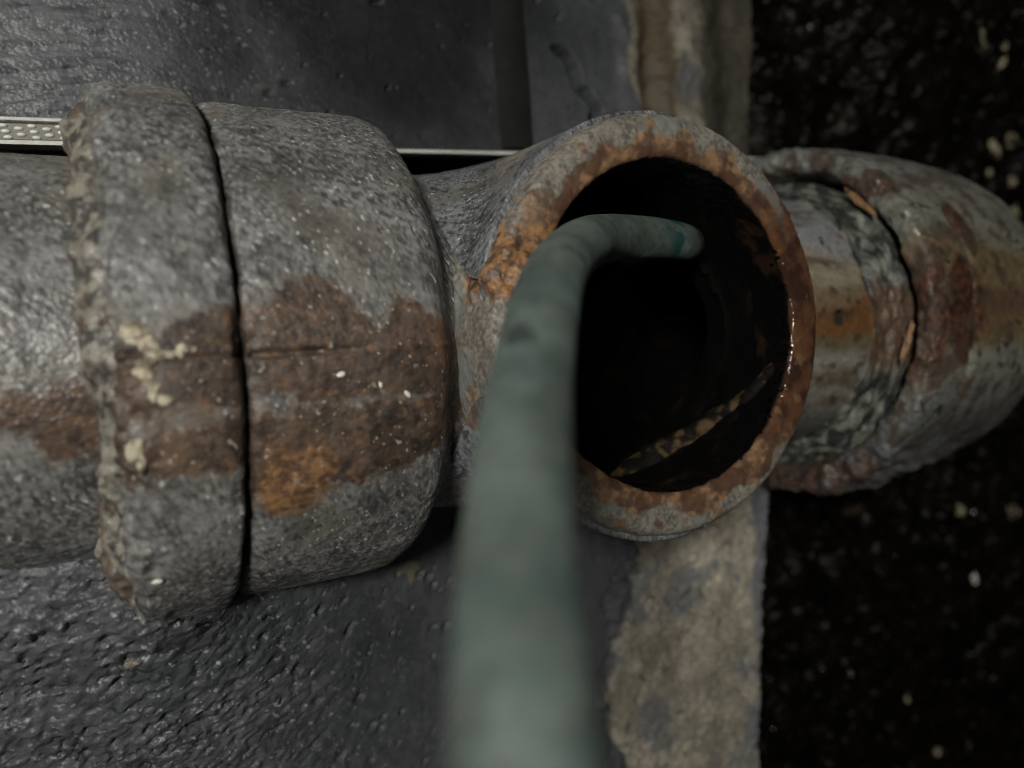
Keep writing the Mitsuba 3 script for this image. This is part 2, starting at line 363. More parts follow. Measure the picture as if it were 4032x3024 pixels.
def slab_color(p, n, uv):
    c = mix((0.046, 0.049, 0.053), (0.084, 0.087, 0.092), smoothstep(0.3, 0.7, 0.4 * nz(p, 0.0022, 3) + 0.6 * nz(p, 0.04, 4)))
    far = smoothstep(-0.03, -0.12, p.x)
    c = mix(c, (0.27, 0.275, 0.28), smoothstep(0.64, 0.78, nz(p + 1.9, 0.0016, 3)) * 0.75 * far)
    c = mix(c, (0.02, 0.02, 0.02), smoothstep(0.68, 0.78, nz(p + 7.7, 0.0017, 3)) * 0.8 * (0.25 + 0.75 * far))
    c = mix(c, mi.Color3f(c) * 0.6, smoothstep(0.48, 0.66, nz(p + 5.9, 0.013, 5)) * 0.7 * far)
    c = mix(c, (0.17, 0.15, 0.105), smoothstep(0.72, 0.78, nz(p + 4.7, 0.014, 4)))
    lit_scratch = smoothstep(-0.105, -0.150, p.x + 0.10 * (nz(p + 4.2, 0.03, 4) - 0.5)) * smoothstep(0.06, 0.08, p.y)  # lit far left painted lighter, broken up by scratches
    c = mix(c, (0.145, 0.150, 0.156), 0.75 * lit_scratch * smoothstep(0.30, 0.62, nz(mi.Point3f(0.3 * p.x, 1.3 * p.y - 0.25 * p.x, p.z), 0.0022, 4)))
    shade_patch = spot(p.x, p.y, -0.038, 0.125, 0.070, 0.060, 0.9 * (nz(p, 0.03, 3) - 0.5), 0.55)
    c = c * (1 - 0.80 * shade_patch)  # soft shadow above the bell painted into the slab colour
    # bare sandy mortar near the broken end of the slab
    e = p.x - pw(p.y, [(-0.25, 0.058), (-0.205, 0.047), (-0.165, 0.039), (-0.125, 0.050), (-0.10, 0.066), (0.08, 0.075), (0.12, 0.070), (0.2, 0.068)])
    e = e + 0.026 * (nz(p + 0.3, 0.020, 5) - 0.5)
    sand = mix((0.185, 0.166, 0.128), (0.46, 0.42, 0.335), smoothstep(0.26, 0.74, 0.22 * nz(p, 0.0018, 2) + 0.33 * nz(p, 0.008, 5) + 0.45 * nz(p + 2, 0.022, 3)))
    sand = mix(sand, (0.17, 0.172, 0.175), smoothstep(0.55, 0.66, nz(p + 6.6, 0.019, 3)) * 0.9)
    sand = mix(sand, (0.055, 0.05, 0.038), smoothstep(0.68, 0.76, nz(p + 3.6, 0.004, 3)) * 0.7)
    sand = mix(sand, (0.10, 0.072, 0.04), spot(p.x, p.y, 0.088, 0.115, 0.011, 0.06, 1.0 * (nz(p, 0.015, 3) - 0.5)) * 0.9)
    sand = mi.Color3f(sand) * (1 - 0.35 * smoothstep(0.0, 0.05, p.y))  # sand beyond the pipe dimmed in colour for shade
    sand = mix(sand, (0.060, 0.055, 0.042), smoothstep(0.112, 0.122, p.x + 0.012 * (nz(p + 1, 0.015, 3) - 0.5)) * smoothstep(0.0, 0.05, p.y) * 0.9)  # shade painted in where the upper slab rounds off to the pit
    c = mix(c, sand, smoothstep(-0.002, 0.002, e))
    lip = smoothstep(-0.004, 0.003, p.x - pw(p.y, [(-0.25, 0.132), (-0.12, 0.131), (0.2, 0.138)]) + 0.022 * (nz(p + 8, 0.024, 3) - 0.5))
    return mix(c, (0.15, 0.155, 0.165), lip * smoothstep(0.03, -0.03, p.y))


paint('concrete', slab_color, lambda p, n, uv: 0.56 - 0.16 * smoothstep(-0.07, -0.12, p.x), lambda p, n, uv: (0.00045 * nz(p, 0.0010, 2) + 0.0004 * nz(p, 0.004, 3)) * (0.25 + 0.75 * smoothstep(-0.04, -0.13, p.x)), 1.0, 0.22)
paint('shade_strip', lambda p, n, uv: mix((0.010, 0.010, 0.010), (0.020, 0.020, 0.020), nz(p, 0.006, 3)), 0.8, fine_bump, 1.0, 0.1)  # near black, for the painted hose shadow on the slab


def soil_color(p, n, uv):
    c = mix((0.0026, 0.0020, 0.0015), (0.0072, 0.0053, 0.0036), smoothstep(0.35, 0.7, nz(p, 0.012, 4)))
    return mix(c, (0.06, 0.05, 0.036), smoothstep(0.72, 0.78, nz(p + 2.4, 0.006, 3)) * 0.7)


paint('wet_soil', soil_color, 0.34, lambda p, n, uv: 0.004 * nz(p, 0.008, 3), 1.0, 0.07)
paint('soil_grit', lambda p, n, uv: mix((0.010, 0.008, 0.006), (0.15, 0.135, 0.11), smoothstep(0.66, 0.80, cell_rand(p.x / 0.011, p.y / 0.011, p.z / 0.011) * 0.55 + 0.3 * nz(p, 0.05, 2))), 0.3, None, 1.0, 0.4)
paint('pale_stone', lambda p, n, uv: mix((0.025, 0.02, 0.013), (0.36, 0.31, 0.20), smoothstep(0.42, 0.60, nz(p, 0.005, 4))), 0.4, fine_bump, 1.0)
paint('white_flake', lambda p, n, uv: mix((0.52, 0.49, 0.42), (0.70, 0.67, 0.60), nz(p, 0.002, 2)), 0.4)
paint('strip_white', lambda p, n, uv: mix((0.36, 0.35, 0.31), (0.58, 0.575, 0.54), nz(p, 0.004, 3)), 0.35, None, 1.0, 0.5)
paint('strip_web', lambda p, n, uv: mix((0.10, 0.095, 0.065), (0.20, 0.195, 0.165), nz(p, 0.006, 3)), 0.5)
paint('bead_white', (0.62, 0.62, 0.59), 0.3)
scene['water'] = {'type': 'dielectric', 'int_ior': 1.33, 'ext_ior': 1.0}


# ---------------------------------------------------------------- the setting: slab, trench, soil
SLAB_Z = -0.030
EDGE_A, EDGE_B = (-0.1555, 0.0662), (0.1553, 0.0826)          # the slab's edge over the trench, under the strip


def nose_y(x):
    return EDGE_A[1] + (x - EDGE_A[0]) * (EDGE_B[1] - EDGE_A[1]) / (EDGE_B[0] - EDGE_A[0])


def end_x(y):
    return 0.1435 + 0.0345 * (y + 0.1) / 0.3 * 0.9 + 0.0


def sheet(xs, ys, height, bend=None):
    X, Y = np.meshgrid(xs, ys, indexing='ij')
    P = np.stack([X, Y, np.zeros_like(X)], -1).reshape(-1, 3)
    if bend:
        P = bend(P)
    P[:, 2] = height(P)
    return P, grid_faces(len(xs), len(ys), False)


def with_walls(P, F, n, m, drop, sides):
    """walls hanging down from borders of an n x m sheet"""
    idx = np.arange(n * m).reshape(n, m)
    runs = dict(x0=idx[0], x1=idx[-1][::-1], y0=idx[:, 0][::-1], y1=idx[:, -1])
    V, faces, at = [P], [F], len(P)
    for s in sides:
        r = runs[s]
        k = 26
        top = P[r]
        levels = []
        for j in range(k + 1):
            q = top.copy()
            q[:, 2] -= drop * j / k
            w = 0.0014 * 2 * nfbm(q, 0.02, 3, 5) * min(1, j / 2)
            q[:, 0 if s[0] == 'x' else 1] += w + 0.0
            levels.append(q)
        V.append(np.vstack(levels))
        faces.append(grid_faces(k + 1, len(r), False)[:, ::-1] + at)
        at += (k + 1) * len(r)
    return np.vstack(V), np.vstack(faces)


def uneven(lo, hi, a, b, fine, coarse):
    n = max(2, int((a - lo) / coarse))
    m = max(2, int((hi - b) / coarse))
    return np.concatenate([np.linspace(lo, a, n)[:-1], np.arange(a, b, fine), np.linspace(b, hi, m)])


def pits(P, n, box, rmin, rmax, depth, seed):
    g = np.random.default_rng(seed)
    out = np.zeros(len(P))
    for _ in range(n):
        c = np.array([g.uniform(box[0], box[1]), g.uniform(box[2], box[3])])
        r = g.uniform(rmin, rmax) * (0.6 + 0.8 * g.random() ** 3)
        e = np.array([g.uniform(0.7, 1.8), 1.0])
        near = np.nonzero((np.abs(P[:, 0] - c[0]) < 3 * r) & (np.abs(P[:, 1] - c[1]) < 3 * r))[0]
        if len(near):
            d = np.linalg.norm((P[near, :2] - c) / e, axis=1) / r
            out[near] -= depth * r * np.clip(1.15 - d, 0, 0.7) ** 0.7
    return out


# upper slab (beyond the pipe)
def h_upper(P):
    p = P * [1, 1, 0]
    h = SLAB_Z + 0.0022 * nfbm(p, 0.03, 3, 1) + 0.0002 * nfbm(p, 0.003, 2, 2)
    rough = sstep(-0.10, -0.15, P[:, 0]) + sstep(0.05, 0.075, P[:, 0])
    h += rough * (0.0016 * nfbm(p * [0.6, 2.2, 1], 0.006, 4, 3))
    h += 0.006 * sstep(0.060, 0.072, P[:, 0] + 0.02 * nfbm(p, 0.02, 3, 8)) * (0.5 + nfbm(p, 0.012, 3, 9))
    h -= 0.030 * sstep(0.100, 0.165, P[:, 0]) ** 1.5
    h -= 0.006 * np.exp(-((P[:, 0] - 0.086 - 0.25 * (P[:, 1] - 0.11) * 0) / 0.007) ** 2)                       # hollow along the sand
    crack = np.abs(P[:, 0] - np.interp(P[:, 1], [0.098, 0.105, 0.115, 0.122], [0.0535, 0.0475, 0.0425, 0.0360]) - 0.006 * nfbm(p, 0.009, 3, 4))
    h -= 0.012 * np.clip(1.5 - crack / 0.0024, 0, 1) * sstep(0.084, 0.09, P[:, 1]) * sstep(0.1235, 0.1205, P[:, 1])
    return h + pits(P, 160, (-0.19, 0.06, 0.07, 0.18), 0.0006, 0.0013, 1.6, 11)


def bend_upper(P):
    t = P[:, 1].copy()
    P[:, 1] = nose_y(P[:, 0]) + 0.0014 + t
    fx = sstep(0.02, 0.15, P[:, 0])
    P[:, 0] += fx * (end_x(P[:, 1]) - 0.138 + 0.0016 * 2 * nfbm(P * [0, 1, 0], 0.03, 2, 6))
    return P


xs = uneven(-0.75, 0.150, -0.20, 0.149, 0.0007, 0.02)
ys = np.concatenate([np.arange(0, 0.13, 0.0007), np.linspace(0.131, 0.8, 30)])
P, F = sheet(xs, ys, h_upper, bend_upper)
obj('concrete_slab', with_walls(P, F, len(xs), len(ys), 0.11, ['x1', 'y0']), 'concrete')


# lower slab (this side of the pipe), heaped up against the bell
def h_lower(P):
    p = P * [1, 1, 0]
    near = np.exp(-((P[:, 0] + 0.125) / 0.06) ** 2) * sstep(-0.125, -0.07, P[:, 1])
    left = sstep(0.02, -0.14, P[:, 0])
    h = SLAB_Z + 0.038 * left + 0.014 * near + 0.012 * sstep(-0.105, -0.13, P[:, 0]) * sstep(-0.085, -0.06, P[:, 1])
    h += 0.005 * nfbm(p, 0.035, 2, 21) + 0.0003 * nfbm(p, 0.003, 2, 22)
    rough = sstep(-0.06, -0.13, P[:, 0] + 0.3 * (P[:, 1] + 0.12)) + sstep(0.035, 0.06, P[:, 0])
    h += rough * (0.0012 * nfbm(p * [0.8, 1.3, 1], 0.0055, 3, 23) + 0.0026 * nfbm(p * [0.85, 1.2, 1], 0.0017, 2, 24) - 0.0022 * sstep(0.12, 0.26, nfbm(p * [0.7, 1.35, 1], 0.0040, 4, 28)))
    bx = np.interp(P[:, 1], [-0.25, -0.205, -0.165, -0.125, -0.10], [0.058, 0.047, 0.039, 0.050, 0.066])
    step = P[:, 0] - bx + 0.026 * nfbm(p, 0.02, 4, 25)
    h += sstep(-0.002, 0.003, step) * (0.0035 + 0.003 * nfbm(p, 0.02, 3, 26))
    h -= 0.007 * np.clip(1 - np.abs(step + 0.003) / 0.0035, 0, 1) * sstep(0.05, 0.14, nfbm(p, 0.013, 2, 27))
    return h + pits(P, 520, (-0.2, 0.05, -0.22, -0.06), 0.0006, 0.0014, 1.9, 12)


def bend_lower(P):
    fx = sstep(0.02, 0.15, P[:, 0])
    P[:, 0] += fx * (end_x(P[:, 1]) - 0.150 + 0.0016 * 2 * nfbm(P * [0, 1, 0], 0.03, 2, 6))
    P[:, 1] += 0.003 * 2 * nfbm(P * [1, 0, 0], 0.02, 3, 16) * sstep(-0.09, -0.060, P[:, 1])
    return P


ys = np.concatenate([np.linspace(-0.8, -0.24, 26)[:-1], np.arange(-0.24, -0.048, 0.0007)])
P, F = sheet(xs, ys, h_lower, bend_lower)
obj('concrete_floor', with_walls(P, F, len(xs), len(ys), 0.13, ['x1', 'y1']), 'concrete')


def h_soil(P):
    p = P * [1, 1, 0]
    h = -0.105 + 0.055 * sstep(0.22, 0.50, P[:, 0] + 0.25 * P[:, 1]) + 0.03 * sstep(0.03, 0.16, P[:, 1]) * sstep(0.2, 0.32, P[:, 0])
    h += 0.035 * nfbm(p, 0.06, 4, 31) + 0.016 * nfbm(p, 0.014, 3, 32) + 0.005 * nfbm(p, 0.005, 2, 33)
    return np.minimum(h, -0.078) * sstep(0.2, 0.1, P[:, 0]) + h * (1 - sstep(0.2, 0.1, P[:, 0]))


xs2 = np.concatenate([np.linspace(-0.8, 0.12, 60)[:-1], np.arange(0.12, 0.62, 0.0021), np.linspace(0.63, 1.2, 30)])
ys2 = np.concatenate([np.linspace(-0.9, -0.36, 30)[:-1], np.arange(-0.36, 0.32, 0.0021), np.linspace(0.33, 0.9, 30)])
P, F = sheet(xs2, ys2, h_soil)
SOIL = (P, len(xs2), len(ys2))
obj('soil', (P, F), 'wet_soil')
for k in ('concrete_slab', 'concrete_floor', 'soil'):
    labels[k] = {'kind': 'structure'}
labels['concrete_slab']['label'] = 'dark grey concrete slab behind the pipe, ending in sandy mortar over the pit'
labels['concrete_floor']['label'] = 'rough grey concrete floor in front of the pipe with a sandy broken edge'
labels['soil']['label'] = 'wet black soil in the pit around the right end of the pipe'


def soil_z(x, y):
    return float(h_soil(np.array([[x, y, 0.0]]))[0])


# grit strewn over the soil: too many to count
g = np.random.default_rng(5)
vs, fs, at = [], [], 0
ico = trimesh.creation.icosphere(subdivisions=1)
gx, gy = g.uniform(0.16, 0.60, 900), g.uniform(-0.34, 0.30, 900)
gz = h_soil(np.stack([gx, gy, gx * 0], 1))
for i in range(900):
    s = (0.0005 + 0.0030 * g.random() ** 7) * np.array([g.uniform(0.8, 1.6), g.uniform(0.7, 1.3), g.uniform(0.6, 1.0)])
    vs.append(ico.vertices * (1 + 0.5 * (g.random((len(ico.vertices), 1)) - 0.5)) * s + [gx[i], gy[i], gz[i] + s[2] * 0.3])
    fs.append(ico.faces + at)
    at += len(ico.vertices)
obj('gravel', (np.vstack(vs), np.vstack(fs)), 'soil_grit', False)
labels['gravel'] = {'label': 'loose dark and pale grit strewn over the wet soil in the pit', 'category': 'gravel', 'kind': 'stuff'}

# dark strip put on the slab in place of the hose shadow
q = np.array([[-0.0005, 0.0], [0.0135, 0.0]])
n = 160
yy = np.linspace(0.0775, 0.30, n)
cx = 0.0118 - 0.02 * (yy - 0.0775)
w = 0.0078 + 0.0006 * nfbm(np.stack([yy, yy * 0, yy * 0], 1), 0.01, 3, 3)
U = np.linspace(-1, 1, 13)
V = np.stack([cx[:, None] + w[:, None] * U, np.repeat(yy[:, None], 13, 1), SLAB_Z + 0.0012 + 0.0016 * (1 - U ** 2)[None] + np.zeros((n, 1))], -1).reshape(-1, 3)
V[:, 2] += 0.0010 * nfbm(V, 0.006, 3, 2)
obj('hose_shadow_strip', (V, grid_faces(n, 13, False)[:, ::-1]), 'shade_strip')
labels['hose_shadow_strip'] = {'label': 'black strip standing in for a hose shadow across the grey slab above the pipe mouth', 'category': 'shade_strip'}

# ---------------------------------------------------------------- left pipe and its joint
TH = angles(0.42, 4.0)


def cast(p, a=1.0):
    return a * (0.0009 * nfbm(p, 0.016, 3, 41) + 0.00035 * nfbm(p, 0.0026, 2, 42))


prof = resample([(-0.60, 0.0545), (-0.20, 0.0545)], 0.01)
prof = np.vstack([prof[:-1], resample([(-0.20, 0.0545), (-0.128, 0.0545)], 0.0006)])
obj('drain_pipe', pipe_mesh(prof, TH, cast), 'pipe_iron')
labels['drain_pipe'] = {'label': 'grey cast iron pipe with a rust band entering the bell from the left', 'category': 'pipe'}


# ---------------------------------------------------------------- tee fitting: bell, bead, run, branch
lab = {'label': 'rusty grey cast iron tee with its open round mouth facing up, a hose in it', 'category': 'pipe fitting'}
labels['tee_fitting'] = lab


def bell_disp(p):
    seam = np.exp(-((p[:, 1] + 0.0011) / 0.0007) ** 2) * (p[:, 2] > 0)
    return cast(p, 1.25) + sstep(-0.1135, -0.1160, p[:, 0]) * 0.0032 * nfbm(p, 0.008, 4, 44) + 0.0016 * nfbm(p, 0.03, 2, 45) - 0.0016 * seam * (p[:, 0] > -0.1165) * sstep(-0.085, -0.098, p[:, 0]) + 0.0004 * seam * sstep(-0.098, -0.085, p[:, 0])


def lip_disp(p):
    ragged = sstep(-0.132, -0.1385, p[:, 0])
    return cast(p, 1.25) + sstep(-0.1205, -0.1186, p[:, 0]) * 0.0030 * nfbm(p, 0.009, 4, 49) + ragged * (0.0042 * nfbm(p, 0.008, 3, 46) + 0.003 * nfbm(p, 0.003, 2, 48)) - 0.0006 * np.exp(-((p[:, 1] + 0.0011) / 0.0007) ** 2) * (p[:, 2] > 0)


bead = soften([(-0.1345, 0.0600), (-0.1415, 0.0640), (-0.1425, 0.0690), (-0.1395, 0.0728), (-0.1320, 0.0738), (-0.1215, 0.0734), (-0.1188, 0.0726), (-0.1180, 0.0700), (-0.1176, 0.0690), (-0.1180, 0.064)], 2)
obj('tee_fitting__bead', pipe_mesh(resample(bead, 0.00055), angles(0.42, 3.0, -120, 120), lip_disp), 'hub_iron')
bell = soften([(-0.1190, 0.0640), (-0.1180, 0.0680), (-0.1166, 0.0696), (-0.1145, 0.0706), (-0.110, 0.0709), (-0.078, 0.0710), (-0.0715, 0.0700), (-0.0672, 0.0660), (-0.0650, 0.0605), (-0.0615, 0.0570), (-0.055, 0.0555), (-0.050, 0.0535)], 2)
obj('tee_fitting__bell', pipe_mesh(resample(bell, 0.00055), angles(0.42, 3.0, -120, 120), bell_disp), 'hub_iron')
labels['tee_fitting__bead'] = {'label': 'thick rounded lip of the bell with a ragged left edge'}
labels['tee_fitting__bell'] = {'label': 'wide bell with a big brown rust patch'}

R_RUN, R_BR, R_BORE, R_IN, Z_TOP = 0.0550, 0.0618, 0.0471, 0.0478, 0.0750


def smin(a, b, k):
    h = np.clip(0.5 + 0.5 * (b - a) / k, 0, 1)
    return b * (1 - h) + a * h - k * h * (1 - h)


def run_mesh():
    s = np.arange(-0.060, 0.1361, 0.0006)
    th = angles(0.42, 4.0)
    S, A = np.meshgrid(s, th, indexing='ij')
    c, sn = np.cos(A), np.sin(A)
    lo, hi = np.full(S.shape, R_RUN - 0.002), np.full(S.shape, 0.10)
    for _ in range(24):
        r = (lo + hi) / 2
        y, z = r * sn, r * c
        br = np.maximum(np.hypot(S, y) - R_BR, np.where(z > 0, z - 0.09, -z))
        d = smin(r - R_RUN, br, 0.016)
        lo, hi = np.where(d < 0, r, lo), np.where(d < 0, hi, r)
    r = np.minimum(lo, 0.0705 / np.maximum(c, 0.3))
    P = np.stack([S, r * sn, r * c], -1).reshape(-1, 3)
    rad = np.hypot(P[:, 0], P[:, 1])
    nrm = np.stack([S * 0, sn, c], -1).reshape(-1, 3)
    V = P + nrm * (cast(P, 0.9) + 0.0012 * nfbm(P, 0.02, 2, 47))[:, None]
    f = grid_faces(len(s), len(th), True)[:, ::-1]
    k = ~((rad < 0.0585) & (P[:, 2] > 0))
    return V, f[k[f].all(1)]


obj('tee_fitting__body', run_mesh(), 'tee_iron')
labels['tee_fitting__body'] = {'label': 'run of the tee, grey on the left, wet and streaked brown on the right'}


def branch_mesh(prof, ph, disp, ends=None):
    """surface of revolution about z; prof rows (r, z)"""
    d = np.gradient(prof, axis=0)
    d /= np.linalg.norm(d, axis=1, keepdims=True) + 1e-12
    nr, nz_ = d[:, 1], -d[:, 0]
    c, s = np.cos(ph), np.sin(ph)
    P = np.stack([prof[:, :1] * c, prof[:, :1] * s, np.repeat(prof[:, 1:2], len(ph), 1)], -1)
    if ends is not None:
        P[..., 2] = ends(P, prof)
    N = np.stack([nr[:, None] * c, nr[:, None] * s, np.repeat(nz_[:, None], len(ph), 1)], -1)
    V = P.reshape(-1, 3)
    V = V + N.reshape(-1, 3) * disp(V)[:, None]
    return V, grid_faces(len(prof), len(ph), True)[:, ::-1]


PH = np.linspace(0, 2 * np.pi, 900, endpoint=False)


def rim_disp(p):
    r = np.hypot(p[:, 0], p[:, 1])
    out = 0.0007 * nfbm(p, 0.014, 2, 51) + 0.0008 * nfbm(p, 0.0028, 3, 52)
    scale = np.exp(-(((p[:, 0] + 0.056) / 0.008) ** 2 + ((p[:, 1] - 0.013) / 0.012) ** 2))
    out += scale * 0.0062 * nfbm(p, 0.005, 4, 53)
    out += sstep(0.0490, 0.0474, r) * 0.0012 * nfbm(p, 0.008, 3, 54)
    return out


ring = soften([(0.0630, 0.030), (0.0622, 0.052), (0.0607, 0.066), (0.0600, 0.0725), (0.0588, 0.0748), (0.0560, 0.0752), (0.0500, 0.0753), (0.0482, 0.0750), (0.0474, 0.0739), (0.0471, 0.0715), (0.0471, 0.060)], 2)
obj('tee_fitting__branch', branch_mesh(resample(ring, 0.0005), PH, rim_disp), 'rim_iron')
labels['tee_fitting__branch'] = {'label': 'open mouth with a thick rim, orange rust round its inner edge'}

bore = np.array([(R_BORE, z) for z in np.linspace(0.0615, 0.0, 60)])


def bore_end(P, prof):
    zb = np.sqrt(np.maximum(R_IN ** 2 - P[0, :, 1] ** 2, 1e-6)) - 0.010
    t = np.linspace(0, 1, len(prof))[:, None]
    return 0.0615 + (zb[None] - 0.0615) * t


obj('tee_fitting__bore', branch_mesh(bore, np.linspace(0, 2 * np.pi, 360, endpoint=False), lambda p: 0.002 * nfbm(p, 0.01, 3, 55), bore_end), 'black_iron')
inner = resample([(-0.125, R_IN), (0.20, R_IN)], 0.0025)
thi = np.linspace(0, 2 * np.pi, 260, endpoint=False)
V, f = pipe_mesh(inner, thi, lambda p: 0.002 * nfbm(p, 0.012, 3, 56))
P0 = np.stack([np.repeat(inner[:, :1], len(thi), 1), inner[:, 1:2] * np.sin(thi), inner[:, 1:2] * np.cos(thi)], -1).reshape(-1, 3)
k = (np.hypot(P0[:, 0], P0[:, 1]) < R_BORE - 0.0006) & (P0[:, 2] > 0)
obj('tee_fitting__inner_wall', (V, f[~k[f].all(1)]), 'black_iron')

# rusty ridge along the inside of the mouth
RIDGE = [(-92, 0.0400), (-80, 0.0390), (-69, 0.0394), (-58.7, 0.0415), (-48.5, 0.0471), (-37.2, 0.0542), (-27.4, 0.0628), (-15.1, 0.0690)]
pts = [((R_BORE + 0.0016) * math.cos(math.radians(a)), (R_BORE + 0.0016) * math.sin(math.radians(a)), z) for a, z in RIDGE]
obj('tee_fitting__rust_ridge', tube(pts, [0.0028, 0.0046, 0.0054, 0.0048, 0.0040, 0.0034, 0.0027, 0.0018], 44, 0.0005, lambda p: 0.0046 * nfbm(p, 0.008, 3, 57) - 0.0002), 'rust_ridge')
labels['tee_fitting__rust_ridge'] = {'label': 'uneven line of ochre rust inside the mouth'}

# water beads along the inner edge of the mouth
g = np.random.default_rng(15)
vs, fs, at = [], [], 0
drop = trimesh.creation.icosphere(subdivisions=2)
for i in range(46):
    a = math.radians(g.uniform(-62, 28))
    z = 0.0740 - 0.003 * g.random()
    r = R_BORE + 0.0004 - 0.0003 * g.random() + 0.0002
    s = 0.00045 + 0.0006 * g.random() ** 2
    vs.append(drop.vertices * s * [1, 1, 1.5] + [r * math.cos(a), r * math.sin(a), z])
    fs.append(drop.faces + at)
    at += len(drop.vertices)
obj('tee_fitting__water_bead', (np.vstack(vs), np.vstack(fs)), 'water')
labels['tee_fitting__water_bead'] = {'label': 'tiny beads of water along the right inner edge of the mouth', 'kind': 'stuff'}

# crumbly filler between the left pipe and the bell
fill = soften([(-0.132, 0.054), (-0.1455, 0.0548), (-0.1475, 0.0580), (-0.1455, 0.0640), (-0.1425, 0.0685), (-0.138, 0.069)], 1)
obj('joint_filler', pipe_mesh(resample(fill, 0.0006), angles(0.5, 3.0), lambda p: 0.0060 * nfbm(p, 0.012, 3, 61) + 0.0052 * nfbm(p, 0.0038, 3, 62) - 0.0006), 'filler')
labels['joint_filler'] = {'label': 'crumbling grey filler packed round the left pipe in the lip of the bell', 'category': 'filler'}

# ---------------------------------------------------------------- right bell and bend
B_TH = angles(0.5, 4.0, -125, 125)


def bell2_disp(p):
    rag = sstep(0.131, 0.1265, p[:, 0])
    out = 0.0026 * nfbm(p, 0.025, 4, 71) + 0.0005 * nfbm(p, 0.004, 2, 72) + rag * (0.0034 * nfbm(p, 0.010, 3, 73) + 0.0030 * nfbm(p, 0.004, 3, 76))
    out += sstep(-0.045, -0.062, p[:, 1]) * (0.010 * nfbm(p, 0.009, 3, 75) + 0.001)
    out -= 0.0016 * np.exp(-((p[:, 0] - 0.1455 - 0.014 * nfbm(p, 0.016, 4, 74)) / 0.0018) ** 2) * sstep(-0.045, -0.03, p[:, 1]) * sstep(0.05, 0.03, p[:, 1])
    return out


mouth = soften([(0.150, 0.0615), (0.133, 0.0648), (0.1245, 0.0668), (0.1228, 0.0690), (0.1230, 0.0742), (0.1250, 0.0764), (0.131, 0.0771), (0.150, 0.0775), (0.172, 0.0762), (0.183, 0.0752)], 2)
labels['bend_fitting'] = {'label': 'wet cast iron bell and bend, olive grey and brown, sinking into soil at right', 'category': 'pipe fitting'}
obj('bend_fitting__bell', pipe_mesh(resample(mouth, 0.0007), B_TH, bell2_disp), 'bell_iron')
labels['bend_fitting__bell'] = {'label': 'wide wet bell with a ragged rusty lip'}
# bend turning down into the soil
nb, rho = 220, 0.095
al = np.radians(np.linspace(0, 88, nb))
thb = np.linspace(0, 2 * np.pi, 420, endpoint=False)
rr = 0.0752 - 0.0185 * sstep(0.05, 1.2, al)
V, N = [], []
for a, r in zip(al, rr):
    c0 = np.array([0.180 + rho * math.sin(a), 0, -rho * (1 - math.cos(a))])
    e = np.array([math.sin(a), 0, math.cos(a)])
    nn = np.cos(thb)[:, None] * e + np.sin(thb)[:, None] * np.array([0, 1, 0])
    V.append(c0 + r * nn)
    N.append(nn)
V, N = np.vstack(V), np.vstack(N)
V = V + N * (0.0026 * nfbm(V, 0.025, 3, 71) + 0.0010 * nfbm(V, 0.004, 2, 72))[:, None]
obj('bend_fitting__bend', (V, grid_faces(nb, len(thb), True)[:, ::-1]), 'bell_iron')

ck = soften([(0.150, 0.0550), (0.1130, 0.0550), (0.1115, 0.0558), (0.1160, 0.0590), (0.1215, 0.0618), (0.128, 0.0640), (0.140, 0.0640)], 1)
obj('joint_filler_001', pipe_mesh(resample(ck, 0.0007), angles(0.5, 4.0), lambda p: 0.0090 * nfbm(p * [1.8, 0.6, 0.6], 0.010, 4, 81) + 0.0010 * nfbm(p, 0.0035, 2, 82) - 0.0030 + 0.009 * sstep(-0.025, -0.05, p[:, 1]) * (0.25 + nfbm(p, 0.009, 3, 83))), 'caulk')
labels['joint_filler_001'] = {'label': 'wet lumpy green grey caulk in the gap of the right bell', 'category': 'filler'}


def on_pipe(x, y, R, lift=0.0):
    z = math.sqrt(R * R - y * y)
    return np.array([x, y * (1 + lift / R), z * (1 + lift / R)])


def place(mesh, at, normal, spin=0.0):
    v, f = mesh
    n = np.asarray(normal, float) / np.linalg.norm(normal)
    a = np.cross([0.0, 1, 0], n)
    a /= np.linalg.norm(a)
    b = np.cross(n, a)
    c, s = math.cos(spin), math.sin(spin)
    v = np.stack([v[:, 0] * c - v[:, 1] * s, v[:, 0] * s + v[:, 1] * c, v[:, 2]], 1)
    return v[:, :1] * a + v[:, 1:2] * b + v[:, 2:] * n + np.asarray(at), f


# rust flakes standing in the gap of the right bell
for i, (y, ln) in enumerate([(-0.010, 0.016), (0.046, 0.016)]):
    at = on_pipe(0.1225, y, 0.0655)
    obj('joint_filler_001__rust_flake' + (f'_{i:03d}' if i else ''), place(blob((0.0022, ln, 0.0030), 30 + i, 0.6, 4), at, [0, y, at[2]], 0.25 * (i - 1)), 'rust_flake')

# ---------------------------------------------------------------- hose
HOSE = [(-0.1235, -0.0660, 0.2010), (-0.1165, -0.0400, 0.1835), (-0.1105, -0.0310, 0.1725), (-0.1043, -0.0245, 0.1623), (-0.0965, -0.0172, 0.1510),
        (-0.0872, -0.0095, 0.1380), (-0.0775, -0.0005, 0.1260), (-0.0600, 0.0118, 0.1050), (-0.0365, 0.0216, 0.0825), (-0.0200, 0.0255, 0.0690), (-0.0055, 0.0272, 0.0610), (0.0056, 0.0277, 0.0578), (0.0156, 0.0277, 0.0558), (0.0256, 0.0268, 0.0545), (0.0300, 0.0272, 0.0470), (0.0360, 0.0290, 0.0260), (0.0460, 0.0310, -0.0010)]
obj('hose', tube(HOSE, [0.0067] * 10 + [0.0066, 0.0064, 0.0061, 0.0057, 0.0055, 0.0055, 0.0055], 64, 0.0007, lambda p: 0.0004 * nfbm(p, 0.02, 2, 91) + 0.00008 * nfbm(p, 0.002, 2, 92), 0.006), 'hose_rubber')
